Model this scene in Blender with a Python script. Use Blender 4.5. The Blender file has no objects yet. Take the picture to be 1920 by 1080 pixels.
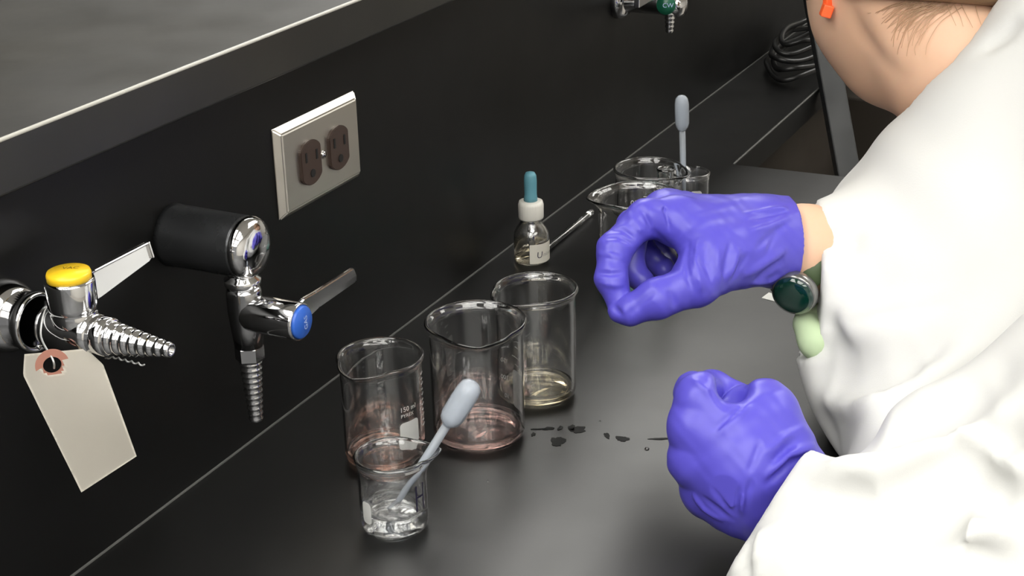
import bpy, bmesh, math, random
import numpy as np
from mathutils import Vector, Matrix

PI = math.pi
scn = bpy.context.scene
col = scn.collection

# ============ camera, exposure, world, lights ============
cam_data = bpy.data.cameras.new('camera')
cam_data.sensor_width = 36.0
cam_data.lens = 55.31
cam_data.clip_start = 0.02
cam = bpy.data.objects.new('camera', cam_data)
col.objects.link(cam)
cam.matrix_world = Matrix((
    (0.44318, 0.35588, -0.82277, 0.0),
    (-0.89614, 0.15228, -0.41683, -0.641),
    (-0.02305, 0.92204, 0.38641, 0.55),
    (0, 0, 0, 1)))
scn.camera = cam
scn.view_settings.view_transform = 'Standard'
scn.view_settings.look = 'None'
scn.view_settings.gamma = 1.0
scn.view_settings.exposure = 0.42
scn.view_settings.use_curve_mapping = False
scn.cycles.max_bounces = 16
scn.cycles.transmission_bounces = 16
scn.cycles.glossy_bounces = 6
scn.cycles.sample_clamp_indirect = 6.0
scn.cycles.caustics_refractive = True
scn.cycles.caustics_reflective = False
scn.cycles.blur_glossy = 0.5

world = bpy.data.worlds.new('world'); scn.world = world
world.use_nodes = True
world.node_tree.nodes['Background'].inputs[0].default_value = (1.0, 0.985, 0.95, 1)
world.node_tree.nodes['Background'].inputs[1].default_value = 0.25

LAMP = 5.5      # brightness of the added ceiling panels
# (x, y, length, width): fill panels added behind camera, far rows added for reflections
PANELS = [(x_, y_, 1.2, 1.2) for x_ in (-3.0, -1.6, -0.2) for y_ in (-2.8, -1.2, 0.4)] + [(2.45, -1.5, 1.2, 1.2), (3.68, -1.5, 1.2, 1.2), (4.91, -1.5, 1.2, .6), (2.45, .95, 1.2, 1.2), (3.68, .95, 1.2, 1.2), (4.91, .95, 1.2, .2)]

# ============ materials ============
def mat(name, color=(.8, .8, .8), rough=.5, metal=0.0, spec=.5, trans=0.0, ior=1.5, coat=0.0, emit=None, estr=0.0, alpha=1.0, sss=0.0):
    m = bpy.data.materials.new(name); m.use_nodes = True
    b = m.node_tree.nodes['Principled BSDF']; i = b.inputs
    i['Base Color'].default_value = (*color, 1); i['Roughness'].default_value = rough
    i['Metallic'].default_value = metal; i['Specular IOR Level'].default_value = spec
    i['Transmission Weight'].default_value = trans; i['IOR'].default_value = ior
    i['Coat Weight'].default_value = coat
    i['Alpha'].default_value = alpha
    if sss:
        i['Subsurface Weight'].default_value = sss; i['Subsurface Radius'].default_value = (.008, .003, .0015)
        i['Subsurface Scale'].default_value = 1.0
    if emit:
        i['Emission Color'].default_value = (*emit, 1); i['Emission Strength'].default_value = estr
    return m

def noise_rough(m, scale, lo, hi, detail=4, stretch=(1, 1, 1), bump=0.0, bscale=None, cmix=None):
    """procedural variation of gloss, optional bump and colour wear, in object space"""
    nt = m.node_tree; b = nt.nodes['Principled BSDF']
    tc = nt.nodes.new('ShaderNodeTexCoord'); mp = nt.nodes.new('ShaderNodeMapping')
    mp.inputs['Scale'].default_value = stretch
    nt.links.new(tc.outputs['Object'], mp.inputs['Vector'])
    n = nt.nodes.new('ShaderNodeTexNoise'); n.inputs['Scale'].default_value = scale; n.inputs['Detail'].default_value = detail
    nt.links.new(mp.outputs['Vector'], n.inputs['Vector'])
    r = nt.nodes.new('ShaderNodeMapRange'); r.inputs['From Min'].default_value = .3; r.inputs['From Max'].default_value = .7
    r.inputs['To Min'].default_value = lo; r.inputs['To Max'].default_value = hi
    nt.links.new(n.outputs['Fac'], r.inputs['Value']); nt.links.new(r.outputs['Result'], b.inputs['Roughness'])
    if bump:
        n2 = nt.nodes.new('ShaderNodeTexNoise'); n2.inputs['Scale'].default_value = bscale or scale; n2.inputs['Detail'].default_value = 6
        nt.links.new(mp.outputs['Vector'], n2.inputs['Vector'])
        bp = nt.nodes.new('ShaderNodeBump'); bp.inputs['Strength'].default_value = bump; bp.inputs['Distance'].default_value = .002
        nt.links.new(n2.outputs['Fac'], bp.inputs['Height']); nt.links.new(bp.outputs['Normal'], b.inputs['Normal'])
    if cmix:
        cr = nt.nodes.new('ShaderNodeValToRGB')
        cr.color_ramp.elements[0].position = .35; cr.color_ramp.elements[1].position = .7
        cr.color_ramp.elements[0].color = (*cmix[0], 1); cr.color_ramp.elements[1].color = (*cmix[1], 1)
        n3 = nt.nodes.new('ShaderNodeTexNoise'); n3.inputs['Scale'].default_value = scale * .7; n3.inputs['Detail'].default_value = 5
        nt.links.new(mp.outputs['Vector'], n3.inputs['Vector'])
        nt.links.new(n3.outputs['Fac'], cr.inputs['Fac']); nt.links.new(cr.outputs['Color'], b.inputs['Base Color'])
    return m

M = {}
M['epoxy'] = noise_rough(mat('black epoxy resin', (.014, .014, .014), .3, spec=.65), 9, .35, .42, bump=.02, bscale=60, cmix=((.0015, .0015, .0015), (.0045, .0044, .0042)))
M['riser'] = noise_rough(mat('black riser panel', (.010, .010, .010), .42, spec=.35), 6, .36, .5, cmix=((.001, .001, .001), (.0025, .0024, .0023)))
M['shelf'] = noise_rough(mat('worn black shelf', (.02, .02, .019), .35, spec=.5), 12, .33, .45, bump=.03, bscale=90, cmix=((.012, .012, .011), (.022, .021, .018)))
M['edgeglint'] = noise_rough(mat('painted edge highlight', (.42, .41, .37), .3, spec=.8), 30, .2, .45)  # pale colour stands in for light caught on the shelf edge
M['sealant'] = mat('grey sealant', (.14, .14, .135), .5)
M['chrome'] = mat('chrome', (.72, .72, .73), .07, metal=1)
M['darkmetal'] = noise_rough(mat('dark gunmetal sleeve', (.055, .057, .06), .32, metal=.7), 30, .22, .4)
M['smoked'] = mat('smoked chrome', (.42, .42, .43), .12, metal=1)
M['steel'] = noise_rough(mat('brushed steel plate', (.72, .68, .61), .4, metal=1), 14, .30, .42)
M['brown'] = mat('brown phenolic', (.045, .028, .022), .35)
M['blackhole'] = mat('black slot', (.004, .004, .004), .7)
M['yellow'] = mat('yellow plastic', (.86, .55, .02), .35)
M['blue'] = mat('blue plastic', (.03, .12, .52), .3)
M['green'] = mat('green plastic', (.01, .11, .06), .3)
M['whiteprint'] = mat('white enamel print', (.85, .85, .82), .5)
M['paleblue'] = mat('pale print', (.45, .55, .8), .5)
M['darkprint'] = mat('dark print', (.12, .08, .01), .5)
M['paper'] = noise_rough(mat('cream tag card', (.66, .62, .55), .8, spec=.2), 20, .7, .9, cmix=((.74, .70, .62), (.80, .76, .68)))
M['copper'] = mat('reddish card eyelet', (.42, .19, .14), .6)
M['wire'] = mat('twisted wire', (.55, .55, .54), .3, metal=.6)
M['glass'] = mat('borosilicate glass', (1, 1, 1), .0, trans=1, ior=1.52, coat=1.0)
M['water'] = mat('water', (.97, .98, .98), .0, trans=1, ior=1.33)
M['pink'] = mat('pink solution', (1.0, .78, .73), .0, trans=1, ior=1.33)
M['orange'] = mat('orange solution', (1.0, .70, .58), .0, trans=1, ior=1.33)
M['amber'] = mat('pale yellow solution', (1.0, .93, .76), .0, trans=1, ior=1.33)
M['teal'] = mat('teal solution', (.45, .88, .82), .0, trans=1, ior=1.33)
M['ldpe'] = mat('translucent polyethylene', (.80, .85, .92), .18, trans=.72, ior=1.25)
M['ink'] = mat('black marker ink', (.012, .010, .03), .5)
M['fadedink'] = mat('faded ink', (.30, .29, .26), .7)
M['label'] = mat('white paper label', (.66, .63, .55), .7)
M['cap'] = mat('white bakelite cap', (.68, .66, .60), .4)
M['bulb'] = mat('blue grey rubber bulb', (.10, .27, .33), .55)
M['glove'] = mat('violet nitrile', (.085, .070, .47), .38, spec=.4)
M['skin'] = noise_rough(mat('skin', (.62, .40, .28), .45, spec=.3, sss=.12), 14, .4, .55, cmix=((.66, .41, .27), (.71, .46, .32)))
M['cloth'] = noise_rough(mat('white cotton', (.66, .66, .64), .9, spec=.1), 40, .85, .95, bump=.06, bscale=900)
M['shirt'] = mat('pale green cotton', (.48, .60, .38), .9, spec=.1)
M['trousers'] = mat('dark denim', (.03, .04, .07), .9)
M['hair'] = mat('light brown hair', (.20, .115, .055), .5)
M['strand'] = mat('loose hair', (.46, .29, .17), .5)
M['coral'] = mat('coral plastic', (.95, .13, .03), .35)
M['olive'] = mat('olive rubber strap', (.055, .085, .035), .5)
M['watchglass'] = mat('dark green watch face', (.002, .026, .018), .06, coat=1)
M['watchcase'] = mat('grey watch case', (.25, .25, .24), .2, metal=.8)
M['cable'] = mat('black cable', (.012, .012, .012), .35)
M['legmetal'] = noise_rough(mat('grey painted steel', (.035, .037, .038), .5), 25, .4, .6)
M['cabinet'] = noise_rough(mat('dark brown cabinet', (.03, .024, .018), .55), 8, .5, .65)
M['spill'] = mat('dark drying liquid', (.004, .004, .004), .55, spec=.15)
M['drop'] = mat('clear drop', (1, 1, 1), 0, trans=1, ior=1.33)
M['walls'] = mat('painted wall', (.62, .60, .56), .8)
M['tile'] = noise_rough(mat('vinyl floor', (.32, .30, .27), .5), 5, .4, .6)
M['ceil'] = mat('ceiling board', (.75, .75, .73), .9)
M['lamp'] = mat('added panel diffuser', (.9, .9, .9), .5, emit=(1.0, .985, .94), estr=LAMP)
M['frame'] = mat('white enamel frame', (.7, .7, .7), .4)

nt = M['whiteprint'].node_tree      # thin enamel lets light through
tr = nt.nodes.new('ShaderNodeBsdfTranslucent'); tr.inputs['Color'].default_value = (.95, .95, .92, 1)
mx = nt.nodes.new('ShaderNodeMixShader'); mx.inputs[0].default_value = .45
nt.links.new(nt.nodes['Principled BSDF'].outputs[0], mx.inputs[1]); nt.links.new(tr.outputs[0], mx.inputs[2])
nt.links.new(mx.outputs[0], nt.nodes['Material Output'].inputs['Surface'])

# ============ helpers ============
def link(name, me, m=None, parent=None, smooth=True):
    o = bpy.data.objects.new(name, me); col.objects.link(o)
    if m: me.materials.append(M[m] if isinstance(m, str) else m)
    if smooth:
        me.polygons.foreach_set('use_smooth', [True] * len(me.polygons))
    if parent: o.parent = parent
    return o

def tag(o, label=None, cat=None, group=None, kind=None):
    if label: o['label'] = label
    if cat: o['category'] = cat
    if group: o['group'] = group
    if kind: o['kind'] = kind
    return o

def thing(name, loc, label, cat, group=None):
    o = bpy.data.objects.new(name, None); col.objects.link(o)
    o.location = loc; o.empty_display_size = .01
    return tag(o, label, cat, group)

def mesh_from(V, Fc):
    me = bpy.data.meshes.new('m'); me.from_pydata([tuple(map(float, v)) for v in V], [], [tuple(map(int, f)) for f in Fc]); me.update()
    return me

def frame_to(axis):
    a = Vector(axis).normalized()
    return a.to_track_quat('Z', 'Y').to_matrix()

def lathe(profile, seg=64, origin=(0, 0, 0), axis=(0, 0, 1), warp=None, closed=False):
    """revolve (radius, height) pairs; radius 0 makes a pole"""
    Rm = frame_to(axis) if tuple(axis) != (0, 0, 1) else Matrix.Identity(3)
    V = []; Fc = []; rings = []
    for r, z in profile:
        if r < 1e-6:
            rings.append([len(V)]); V.append((0, 0, z))
        else:
            ring = []
            for i in range(seg):
                a = 2 * PI * i / seg; x, y, zz = r * math.cos(a), r * math.sin(a), z
                if warp: x, y, zz = warp(x, y, zz, a, r)
                ring.append(len(V)); V.append((x, y, zz))
            rings.append(ring)
    pr = list(zip(rings[:-1], rings[1:]))
    if closed: pr.append((rings[-1], rings[0]))
    for A, B in pr:
        if len(A) == 1 and len(B) == 1: continue
        for i in range(seg):
            j = (i + 1) % seg
            if len(A) == 1: Fc.append((A[0], B[j], B[i]))
            elif len(B) == 1: Fc.append((A[i], A[j], B[0]))
            else: Fc.append((A[i], A[j], B[j], B[i]))
    o = Vector(origin)
    V = [tuple(Rm @ Vector(v) + o) for v in V]
    me = mesh_from(V, Fc)
    bm = bmesh.new(); bm.from_mesh(me); bmesh.ops.recalc_face_normals(bm, faces=bm.faces); bm.to_mesh(me); bm.free()
    return me

def join(meshes):
    bm = bmesh.new()
    for m_ in meshes: bm.from_mesh(m_)
    me = bpy.data.meshes.new('m'); bm.to_mesh(me); bm.free()
    return me

def box_mesh(lo, hi, bevel=0.0, seg=2):
    bm = bmesh.new()
    bmesh.ops.create_cube(bm, size=1)
    for v in bm.verts:
        v.co = Vector([lo[k] + (hi[k] - lo[k]) * (v.co[k] + .5) for k in range(3)])
    if bevel: bmesh.ops.bevel(bm, geom=list(bm.edges), offset=bevel, segments=seg, affect='EDGES', profile=.5)
    me = bpy.data.meshes.new('m'); bm.to_mesh(me); bm.free()
    return me

def prism(poly, z0, z1, bevel=0.0, seg=2):
    """extrude an xy polygon"""
    bm = bmesh.new()
    vs = [bm.verts.new((p[0], p[1], z0)) for p in poly]
    f = bm.faces.new(vs)
    r = bmesh.ops.extrude_face_region(bm, geom=[f])
    for v in r['geom']:
        if isinstance(v, bmesh.types.BMVert): v.co.z = z1
    bmesh.ops.recalc_face_normals(bm, faces=bm.faces)
    if bevel: bmesh.ops.bevel(bm, geom=list(bm.edges), offset=bevel, segments=seg, affect='EDGES')
    me = bpy.data.meshes.new('m'); bm.to_mesh(me); bm.free()
    return me

def place(me, mat4):
    me.transform(mat4); return me

def basis(origin, xa, ya):
    """matrix whose local x, y follow the given directions"""
    x = Vector(xa).normalized(); y = (Vector(ya) - x * Vector(ya).dot(x)).normalized(); z = x.cross(y)
    m4 = Matrix((x, y, z)).transposed().to_4x4(); m4.translation = Vector(origin)
    return m4

def smooth_path(pts, n=8, closed=False):
    out = []; P = [Vector(p) for p in pts]; L = len(P)
    rng = range(L) if closed else range(L - 1)
    for i in rng:
        p0 = P[(i - 1) % L] if (closed or i > 0) else P[i]
        p1, p2 = P[i], P[(i + 1) % L]
        p3 = P[(i + 2) % L] if (closed or i + 2 < L) else p2
        for k in range(n):
            t = k / n
            out.append(.5 * ((2 * p1) + (-p0 + p2) * t + (2 * p0 - 5 * p1 + 4 * p2 - p3) * t * t + (-p0 + 3 * p1 - 3 * p2 + p3) * t ** 3))
    if not closed: out.append(P[-1])
    return out

def tube(pts, r, seg=10, closed=False, rend=None):
    V = []; Fc = []; n = len(pts); up = Vector((0, 0, 1)); prev = None
    for i, p in enumerate(pts):
        a = pts[(i - 1) % n] if (closed or i) else pts[0]; b = pts[(i + 1) % n] if (closed or i < n - 1) else pts[-1]
        t = (Vector(b) - Vector(a)).normalized()
        u = (prev - t * prev.dot(t)) if prev else t.cross(up if abs(t.z) < .9 else Vector((1, 0, 0)))
        u.normalize(); prev = u; w = t.cross(u)
        rr = r if rend is None else r + (rend - r) * i / (n - 1)
        for k in range(seg):
            an = 2 * PI * k / seg
            V.append(Vector(p) + (u * math.cos(an) + w * math.sin(an)) * rr)
    m_ = n if closed else n - 1
    for i in range(m_):
        for k in range(seg):
            j = (i + 1) % n; l = (k + 1) % seg
            Fc.append((i * seg + k, i * seg + l, j * seg + l, j * seg + k))
    if not closed:
        Fc.append(tuple(reversed(range(seg)))); Fc.append(tuple(range((n - 1) * seg, n * seg)))
    me = mesh_from(V, Fc)
    return me

def text_mesh(s, size, shear=0.0, thick=.00006):
    cu = bpy.data.curves.new('t', 'FONT'); cu.body = s; cu.size = size; cu.shear = shear; cu.resolution_u = 3
    cu.align_x = 'LEFT'; cu.extrude = 0
    o = bpy.data.objects.new('t', cu); col.objects.link(o)
    me = bpy.data.meshes.new_from_object(o.evaluated_get(bpy.context.evaluated_depsgraph_get()))
    bpy.data.objects.remove(o); bpy.data.curves.remove(cu)
    bm = bmesh.new(); bm.from_mesh(me)
    bmesh.ops.triangulate(bm, faces=bm.faces)
    for _ in range(2):
        long = [e for e in bm.edges if e.calc_length() > size * .28]
        if not long: break
        bmesh.ops.subdivide_edges(bm, edges=long, cuts=1)
    bm.to_mesh(me); bm.free()
    return me

def wrap(me, rad, az, z):
    """bend a flat xy mesh round a vertical cylinder: x becomes angle, y height"""
    for v in me.vertices:
        a = az + v.co.x / rad
        v.co = Vector((rad * math.cos(a), rad * math.sin(a), z + v.co.y))
    return me

def patch(w, h, r, n=10):
    """rounded rectangle, fine enough to bend"""
    bm = bmesh.new(); r = min(r, w / 2, h / 2)
    xs = sorted(set([w * i / n for i in range(n + 1)] + [r * (1 - math.cos(PI * .5 * k / 6)) for k in range(7)] + [w - r * (1 - math.cos(PI * .5 * k / 6)) for k in range(7)])); n = len(xs) - 1
    def yr(x):
        d = min(x, w - x); 
        return (r - math.sqrt(max(r * r - (r - d) ** 2, 0))) if d < r else 0
    rows = [[bm.verts.new((x, yr(x) if k == 0 else h - yr(x), 0)) for x in xs] for k in (0, 1)]
    for i in range(n): bm.faces.new((rows[0][i], rows[0][i + 1], rows[1][i + 1], rows[1][i]))
    me = bpy.data.meshes.new('m'); bm.to_mesh(me); bm.free()
    return me

def copy_tree(o, parent=None):
    c = o.copy(); col.objects.link(c); c.parent = parent
    for ch in list(o.children):
        copy_tree(ch, c)
    return c

# ---------- signed-distance modelling of organic shapes ----------
def seg_dist(P, a, b):
    """distance of points P to segment ab and the parameter along it"""
    a = np.asarray(a, np.float32); b = np.asarray(b, np.float32)
    d = b - a; L = float(d @ d) + 1e-12
    w = P - a
    t = np.clip((w @ d) / L, 0, 1)
    w = w - t[:, None] * d
    return np.sqrt(np.einsum('ij,ij->i', w, w)), t

def smin(a, b, k):
    h = np.clip(0.5 + 0.5 * (b - a) / k, 0, 1)
    return b + (a - b) * h - k * h * (1 - h)

def chain(P, nodes, k):
    """limb: connected tapering rounded segments; a node is (x, y, z, radius)"""
    res = None
    if len(nodes) == 1:
        n = nodes[0]; w = P - np.asarray(n[:3], np.float32)
        return np.sqrt((w * w).sum(1)) - n[3]
    for a, b in zip(nodes[:-1], nodes[1:]):
        d, t = seg_dist(P, a[:3], b[:3])
        d = d - (a[3] + (b[3] - a[3]) * t)
        res = d if res is None else smin(res, d, k)
    return res

def ball(P, e):
    """ellipsoid: (x, y, z, rx, ry, rz, yaw, tilt) - tilt about the yawed side axis"""
    c = np.asarray(e[:3], np.float32); r = np.asarray(e[3:6], np.float32)
    cy, sy = np.cos(e[6]), np.sin(e[6]); ct, st = np.cos(e[7]), np.sin(e[7])
    M = np.array([[cy, -sy, 0], [sy, cy, 0], [0, 0, 1]]) @ np.array([[1, 0, 0], [0, ct, -st], [0, st, ct]])
    q = (P - c) @ M.astype(np.float32)
    k0 = np.sqrt(((q / r) ** 2).sum(1)); k1 = np.sqrt(((q / (r * r)) ** 2).sum(1)) + 1e-6
    return k0 * (k0 - 1) / k1

def field(P, G, detail=True):
    k = G['k']; base = None
    for c in G.get('base', []):
        d = chain(P, c, k); base = d if base is None else smin(base, d, k)
    for e in G.get('balls', []):
        d = ball(P, e); base = d if base is None else smin(base, d, k)
    res = base
    for c in G.get('fingers', []):
        d = chain(P, c, G['kf'])
        res = np.minimum(res, smin(base, d, G['kb']))
    for c in G.get('dig', []):                       # smooth scoops
        res = -smin(-res, chain(P, c, 0.01), G.get('kd', 0.006))
    if detail:
        m = np.abs(res) < 0.03
        Q = P[m]; add = np.zeros(len(Q), np.float32)
        for pts, w, dep in G.get('folds', []):       # dep > 0 groove, < 0 ridge
            n = len(pts) - 1; best = np.full(len(Q), 9., np.float32); par = np.zeros(len(Q), np.float32)
            for i in range(n):
                d, t = seg_dist(Q, pts[i], pts[i + 1])
                s = d < best
                best[s] = d[s]; par[s] = (i + t[s]) / n
            taper = np.sqrt(np.clip(np.sin(np.pi * np.clip(par, 0.02, 0.98)), 0, 1))
            add += dep * taper * np.exp(-(best / w) ** 2)
        for fx, fy, fz, ph, amp in G.get('waves', []):
            add += amp * np.sin(Q[:, 0] * fx + Q[:, 1] * fy + Q[:, 2] * fz + ph + 1.7 * np.sin(Q[:, 1] * fx * .5 + Q[:, 2] * fy * .6 + 2 * ph))
        res[m] += add
    for c, th in G.get('hollow', []):                # (chain, ) open tube inside
        res = np.maximum(res, -chain(P, c, 0.01))
    for p, n in G.get('cuts', []):
        res = np.maximum(res, (P - np.asarray(p, np.float32)) @ np.asarray(n, np.float32))
    for p, n, q, rad in G.get('localcuts', []):      # plane cut only within rad of q
        pl = (P - np.asarray(p, np.float32)) @ np.asarray(n, np.float32)
        w = P - np.asarray(q, np.float32); s = np.sqrt((w * w).sum(1)) - rad
        res = np.maximum(res, np.minimum(pl, -s))
    return res

def surface_net(G, lo, hi, h):
    """polygonise the zero level of the field on a regular grid"""
    lo = np.asarray(lo, float); n = np.ceil((np.asarray(hi) - lo) / h).astype(int) + 1
    ax = [(lo[i] + h * np.arange(n[i])).astype(np.float32) for i in range(3)]
    F = np.empty(tuple(n), np.float32)
    for i in range(0, n[0], 12):
        g = np.stack(np.meshgrid(ax[0][i:i + 12], ax[1], ax[2], indexing='ij'), -1).reshape(-1, 3)
        F[i:i + 12] = field(g, G).reshape(-1, n[1], n[2])
    F[0] = F[-1] = 1; F[:, 0] = F[:, -1] = 1; F[:, :, 0] = F[:, :, -1] = 1
    S = F < 0
    c = n - 1
    acc = np.zeros(tuple(c) + (3,), np.float32); cnt = np.zeros(tuple(c), np.float32)
    I = [np.arange(c[i]) for i in range(3)]
    corners = [(a, b, d) for a in (0, 1) for b in (0, 1) for d in (0, 1)]
    def sl(A, o): return A[o[0]:o[0] + c[0], o[1]:o[1] + c[1], o[2]:o[2] + c[2]]
    for o in corners:
        for axis in range(3):
            if o[axis]: continue
            q = list(o); q[axis] = 1
            fa, fb = sl(F, o), sl(F, q)
            m = (fa < 0) != (fb < 0)
            t = fa[m] / (fa[m] - fb[m])
            v = np.zeros((len(t), 3), np.float32); v[:] = o; v[:, axis] += t
            acc[m] += v; cnt[m] += 1
    act = cnt > 0
    idx = np.full(tuple(c), -1, np.int64); idx[act] = np.arange(act.sum())
    cell = np.argwhere(act)
    V = (cell + acc[act] / cnt[act][:, None]) * h + lo
    quads = []
    for axis in range(3):
        u, w = (axis + 1) % 3, (axis + 2) % 3
        s0 = [slice(1, -1)] * 3; s1 = [slice(1, -1)] * 3
        s0[axis] = slice(0, -1); s1[axis] = slice(1, None)
        a, b = S[tuple(s0)], S[tuple(s1)]
        for flip in (False, True):
            m = np.argwhere((a & ~b) if not flip else (~a & b))
            if not len(m): continue
            off = np.array([1, 1, 1]); off[axis] = 0
            p = m + off
            def g(du, dw):
                q = p.copy(); q[:, u] -= du; q[:, w] -= dw
                return idx[q[:, 0], q[:, 1], q[:, 2]]
            Q = np.stack([g(1, 1), g(0, 1), g(0, 0), g(1, 0)], 1)
            if flip: Q = Q[:, ::-1]
            quads.append(Q)
    return V, np.concatenate(quads)

STAINS = [(0.9349, -0.1866, 0.0055, 0.0012, 0.03), (0.9258, -0.1866, 0.00158, 0.00296, 0), (0.9429, -0.2005, 0.00191, 0.00298, -0.4), (0.9233, -0.2077, 0.00469, 0.00782, 0.05), (0.946, -0.2138, 0.00634, 0.00446, 0.15), (0.9472, -0.2081, 0.00223, 0.00497, -0.3), (0.9462, -0.237, 0.0022, 0.00393, 0.3), (0.9462, -0.2493, 0.0047, 0.00391, 0.1), (0.9574, -0.2746, 0.00813, 0.00127, -0.03), (0.9386, -0.1928, 0.005, 0.0022, 0.0)]
DROPS = [(0.9391, -0.2714, 0.0018), (0.9598, -0.282, 0.0012), (0.8503, -0.1876, 0.0012), (0.9651, -0.2233, 0.0008)]
TAGPTS = [(0.5724, -0.0452, 0.1909), (0.6058, -0.0745, 0.1866), (0.6162, -0.0837, 0.1143), (0.5911, -0.0616, 0.0984)]
TAGHOLE = (0.587, -0.058, 0.1812)

# ============ the room ============
def struct(name, me, m, smooth=False):
    o = link(name, me, m, smooth=smooth); o['kind'] = 'structure'; return o
FL = -0.91
struct('floor', box_mesh((-4, -4, FL - .05), (6.5, 4.5, FL)), 'tile')
struct('ceiling', box_mesh((-4, -4, 1.85), (6.5, 4.5, 1.9)), 'ceil')
struct('wall_back', box_mesh((6.5, -4, FL), (6.6, 4.5, 1.85)), 'walls')
struct('wall_left', box_mesh((-4, 4.5, FL), (6.5, 4.6, 1.85)), 'walls')
struct('wall_right', box_mesh((-4, -4.1, FL), (6.5, -4, 1.85)), 'walls')
for i, (x, y, pl_, pw_) in enumerate(PANELS):
    a_, b_ = pl_ / 2, pw_ / 2
    t = thing('added_ceiling_light', (x, y, 1.845), 'added light panel on the ceiling, unseen overhead, for fill and reflections', 'light', 'added ceiling panels')
    link('diffuser', box_mesh((.04 - a_, .03 - b_, -.012), (a_ - .04, b_ - .03, -.004)), 'lamp', t, smooth=False)
    fr = join([box_mesh((-a_, -b_, -.02), (a_, .03 - b_, 0)), box_mesh((-a_, b_ - .03, -.02), (a_, b_, 0)), box_mesh((-a_, .03 - b_, -.02), (.03 - a_, b_ - .03, 0)), box_mesh((a_ - .03, .03 - b_, -.02), (a_, b_ - .03, 0))])
    link('frame', fr, 'frame', t, smooth=False)

# ============ bench ============
wt = prism([(-1.2, -.66), (1.593 - .0, -.66), (1.593 + .012, -.60), (1.585, -.117), (3.6, -.115), (3.6, 0), (-1.2, 0)], -.032, 0, .0018)
wtop = tag(link('worktop', wt, 'epoxy', smooth=False), 'black epoxy resin lab worktop that carries the beakers and runs along the riser', 'worktop')
tag(link('riser_panel', box_mesh((-1.2, 0, -.03), (3.6, .02, .271)), 'riser', smooth=False), 'matte black upright riser panel behind the beakers, holding the outlet and the gas taps', 'panel')
shelf = tag(link('reagent_shelf', box_mesh((-1.2, -.03, .2715), (3.6, .40, .3035), .0022, 3), 'shelf', smooth=False), 'raised black shelf slab with thick front edge above the riser, across the upper left', 'shelf')
link('edge_highlight', tube([Vector((-1.2, -.0288, .3023)), Vector((3.6, -.0288, .3023))], .0013, 12), 'edgeglint', shelf)  # pale tube paints in the highlight along the shelf's front edge
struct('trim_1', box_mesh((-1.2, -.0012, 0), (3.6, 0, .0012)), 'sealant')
tag(link('base_cabinet', box_mesh((-1.2, -.62, FL), (1.56, 0, -.034), .003), 'cabinet', smooth=False), 'dark brown base cabinet under the main worktop', 'cabinet')
t = thing('knee_space_cabinet', (2.3, -.1, FL), 'dark brown cabinet and back panel in the recess beyond the end of the worktop', 'cabinet')
link('carcass', box_mesh((0, -.55, 0), (1.25, .07, .79), .003), 'cabinet', t, smooth=False)
link('back_panel', box_mesh((-.71, .055, 0), (.03, .068, .872)), 'cabinet', t, smooth=False)

link('edge_highlight', box_mesh((1.586, -.1162, -.0016), (3.6, -.1146, .0003), .0004), 'sealant', wtop, smooth=False)  # strip in sealant grey paints the highlight line along the ledge edge
# dark dried spots on the worktop, in front of the beakers
random.seed(4)
def blot(cx, cy, L, W, ang, z=.0003, jag=.35, name='stain', m='spill'):
    n = 26; pts = []
    ph = [random.uniform(0, 6.28) for _ in range(4)]
    for k in range(n):
        a = 2 * PI * k / n
        rr = 1 + jag * (.5 * math.sin(2 * a + ph[0]) + .35 * math.sin(3 * a + ph[1]) + .3 * math.sin(5 * a + ph[2]) + .2 * math.sin(9 * a + ph[3]))
        x, y = L * rr * math.cos(a), W * rr * math.sin(a)
        pts.append((cx + x * math.cos(ang) - y * math.sin(ang), cy + x * math.sin(ang) + y * math.cos(ang)))
    return link(name, prism(pts, 0.0, z), m, wtop, smooth=False)
SA = math.atan2(-.896, .443)
for (cx, cy, L, W, a) in STAINS:
    blot(cx, cy, L, W, SA + a)
for (cx, cy, r) in DROPS:
    o = link('water_drop', lathe([(r, 0), (r * .9, r * .35), (r * .5, r * .7), (0, r * .8)], 16, (cx, cy, 0)), 'drop', wtop)

# metal leg leaning past the end of the bench
t = thing('metal_leg', (1.6436, -.4400, FL), 'slanting grey painted square steel leg standing beyond the end of the worktop', 'stand')
P0 = Vector((0, 0, .008)); P1 = Vector((1.9586, -.0856, .1435)) - Vector((1.6436, -.4400, FL))
dirn = (P1 - P0); Lg = dirn.length
mb = basis(P0, dirn, Vector((.443, -.896, 0)))
link('tube', place(box_mesh((0, -.0145, -.0125), (Lg, .0145, .0125), .002), mb), 'legmetal', t, smooth=False)
link('foot_cap', place(box_mesh((-.004, -.017, -.015), (.03, .017, .015), .003), mb), 'cable', t, smooth=False)

# black cable coil on the narrow ledge
pts = []
for k in range(5):
    for i in range(28):
        a = 2 * PI * i / 28
        w = .022 * k
        pts.append((2.055 + (.135 - .5 * w) * math.cos(a) + .008 * math.sin(3 * a + k), -.0635 + (.046 - .15 * w) * math.sin(a) - .004 * math.sin(k * 2.), .0055 + .0085 * k + .006 * math.sin(2 * a + k) ** 2))
pts += [(2.19, -.05, .06), (2.2, -.02, .09), (2.16, -.012, .14), (2.19, -.011, .2), (2.25, -.012, .25)]
tag(link('power_cable', tube(smooth_path(pts, 3), .0036, 10), 'cable'), 'black rubber cable coiled on the narrow ledge against the riser, beyond the beakers', 'cable')

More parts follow.
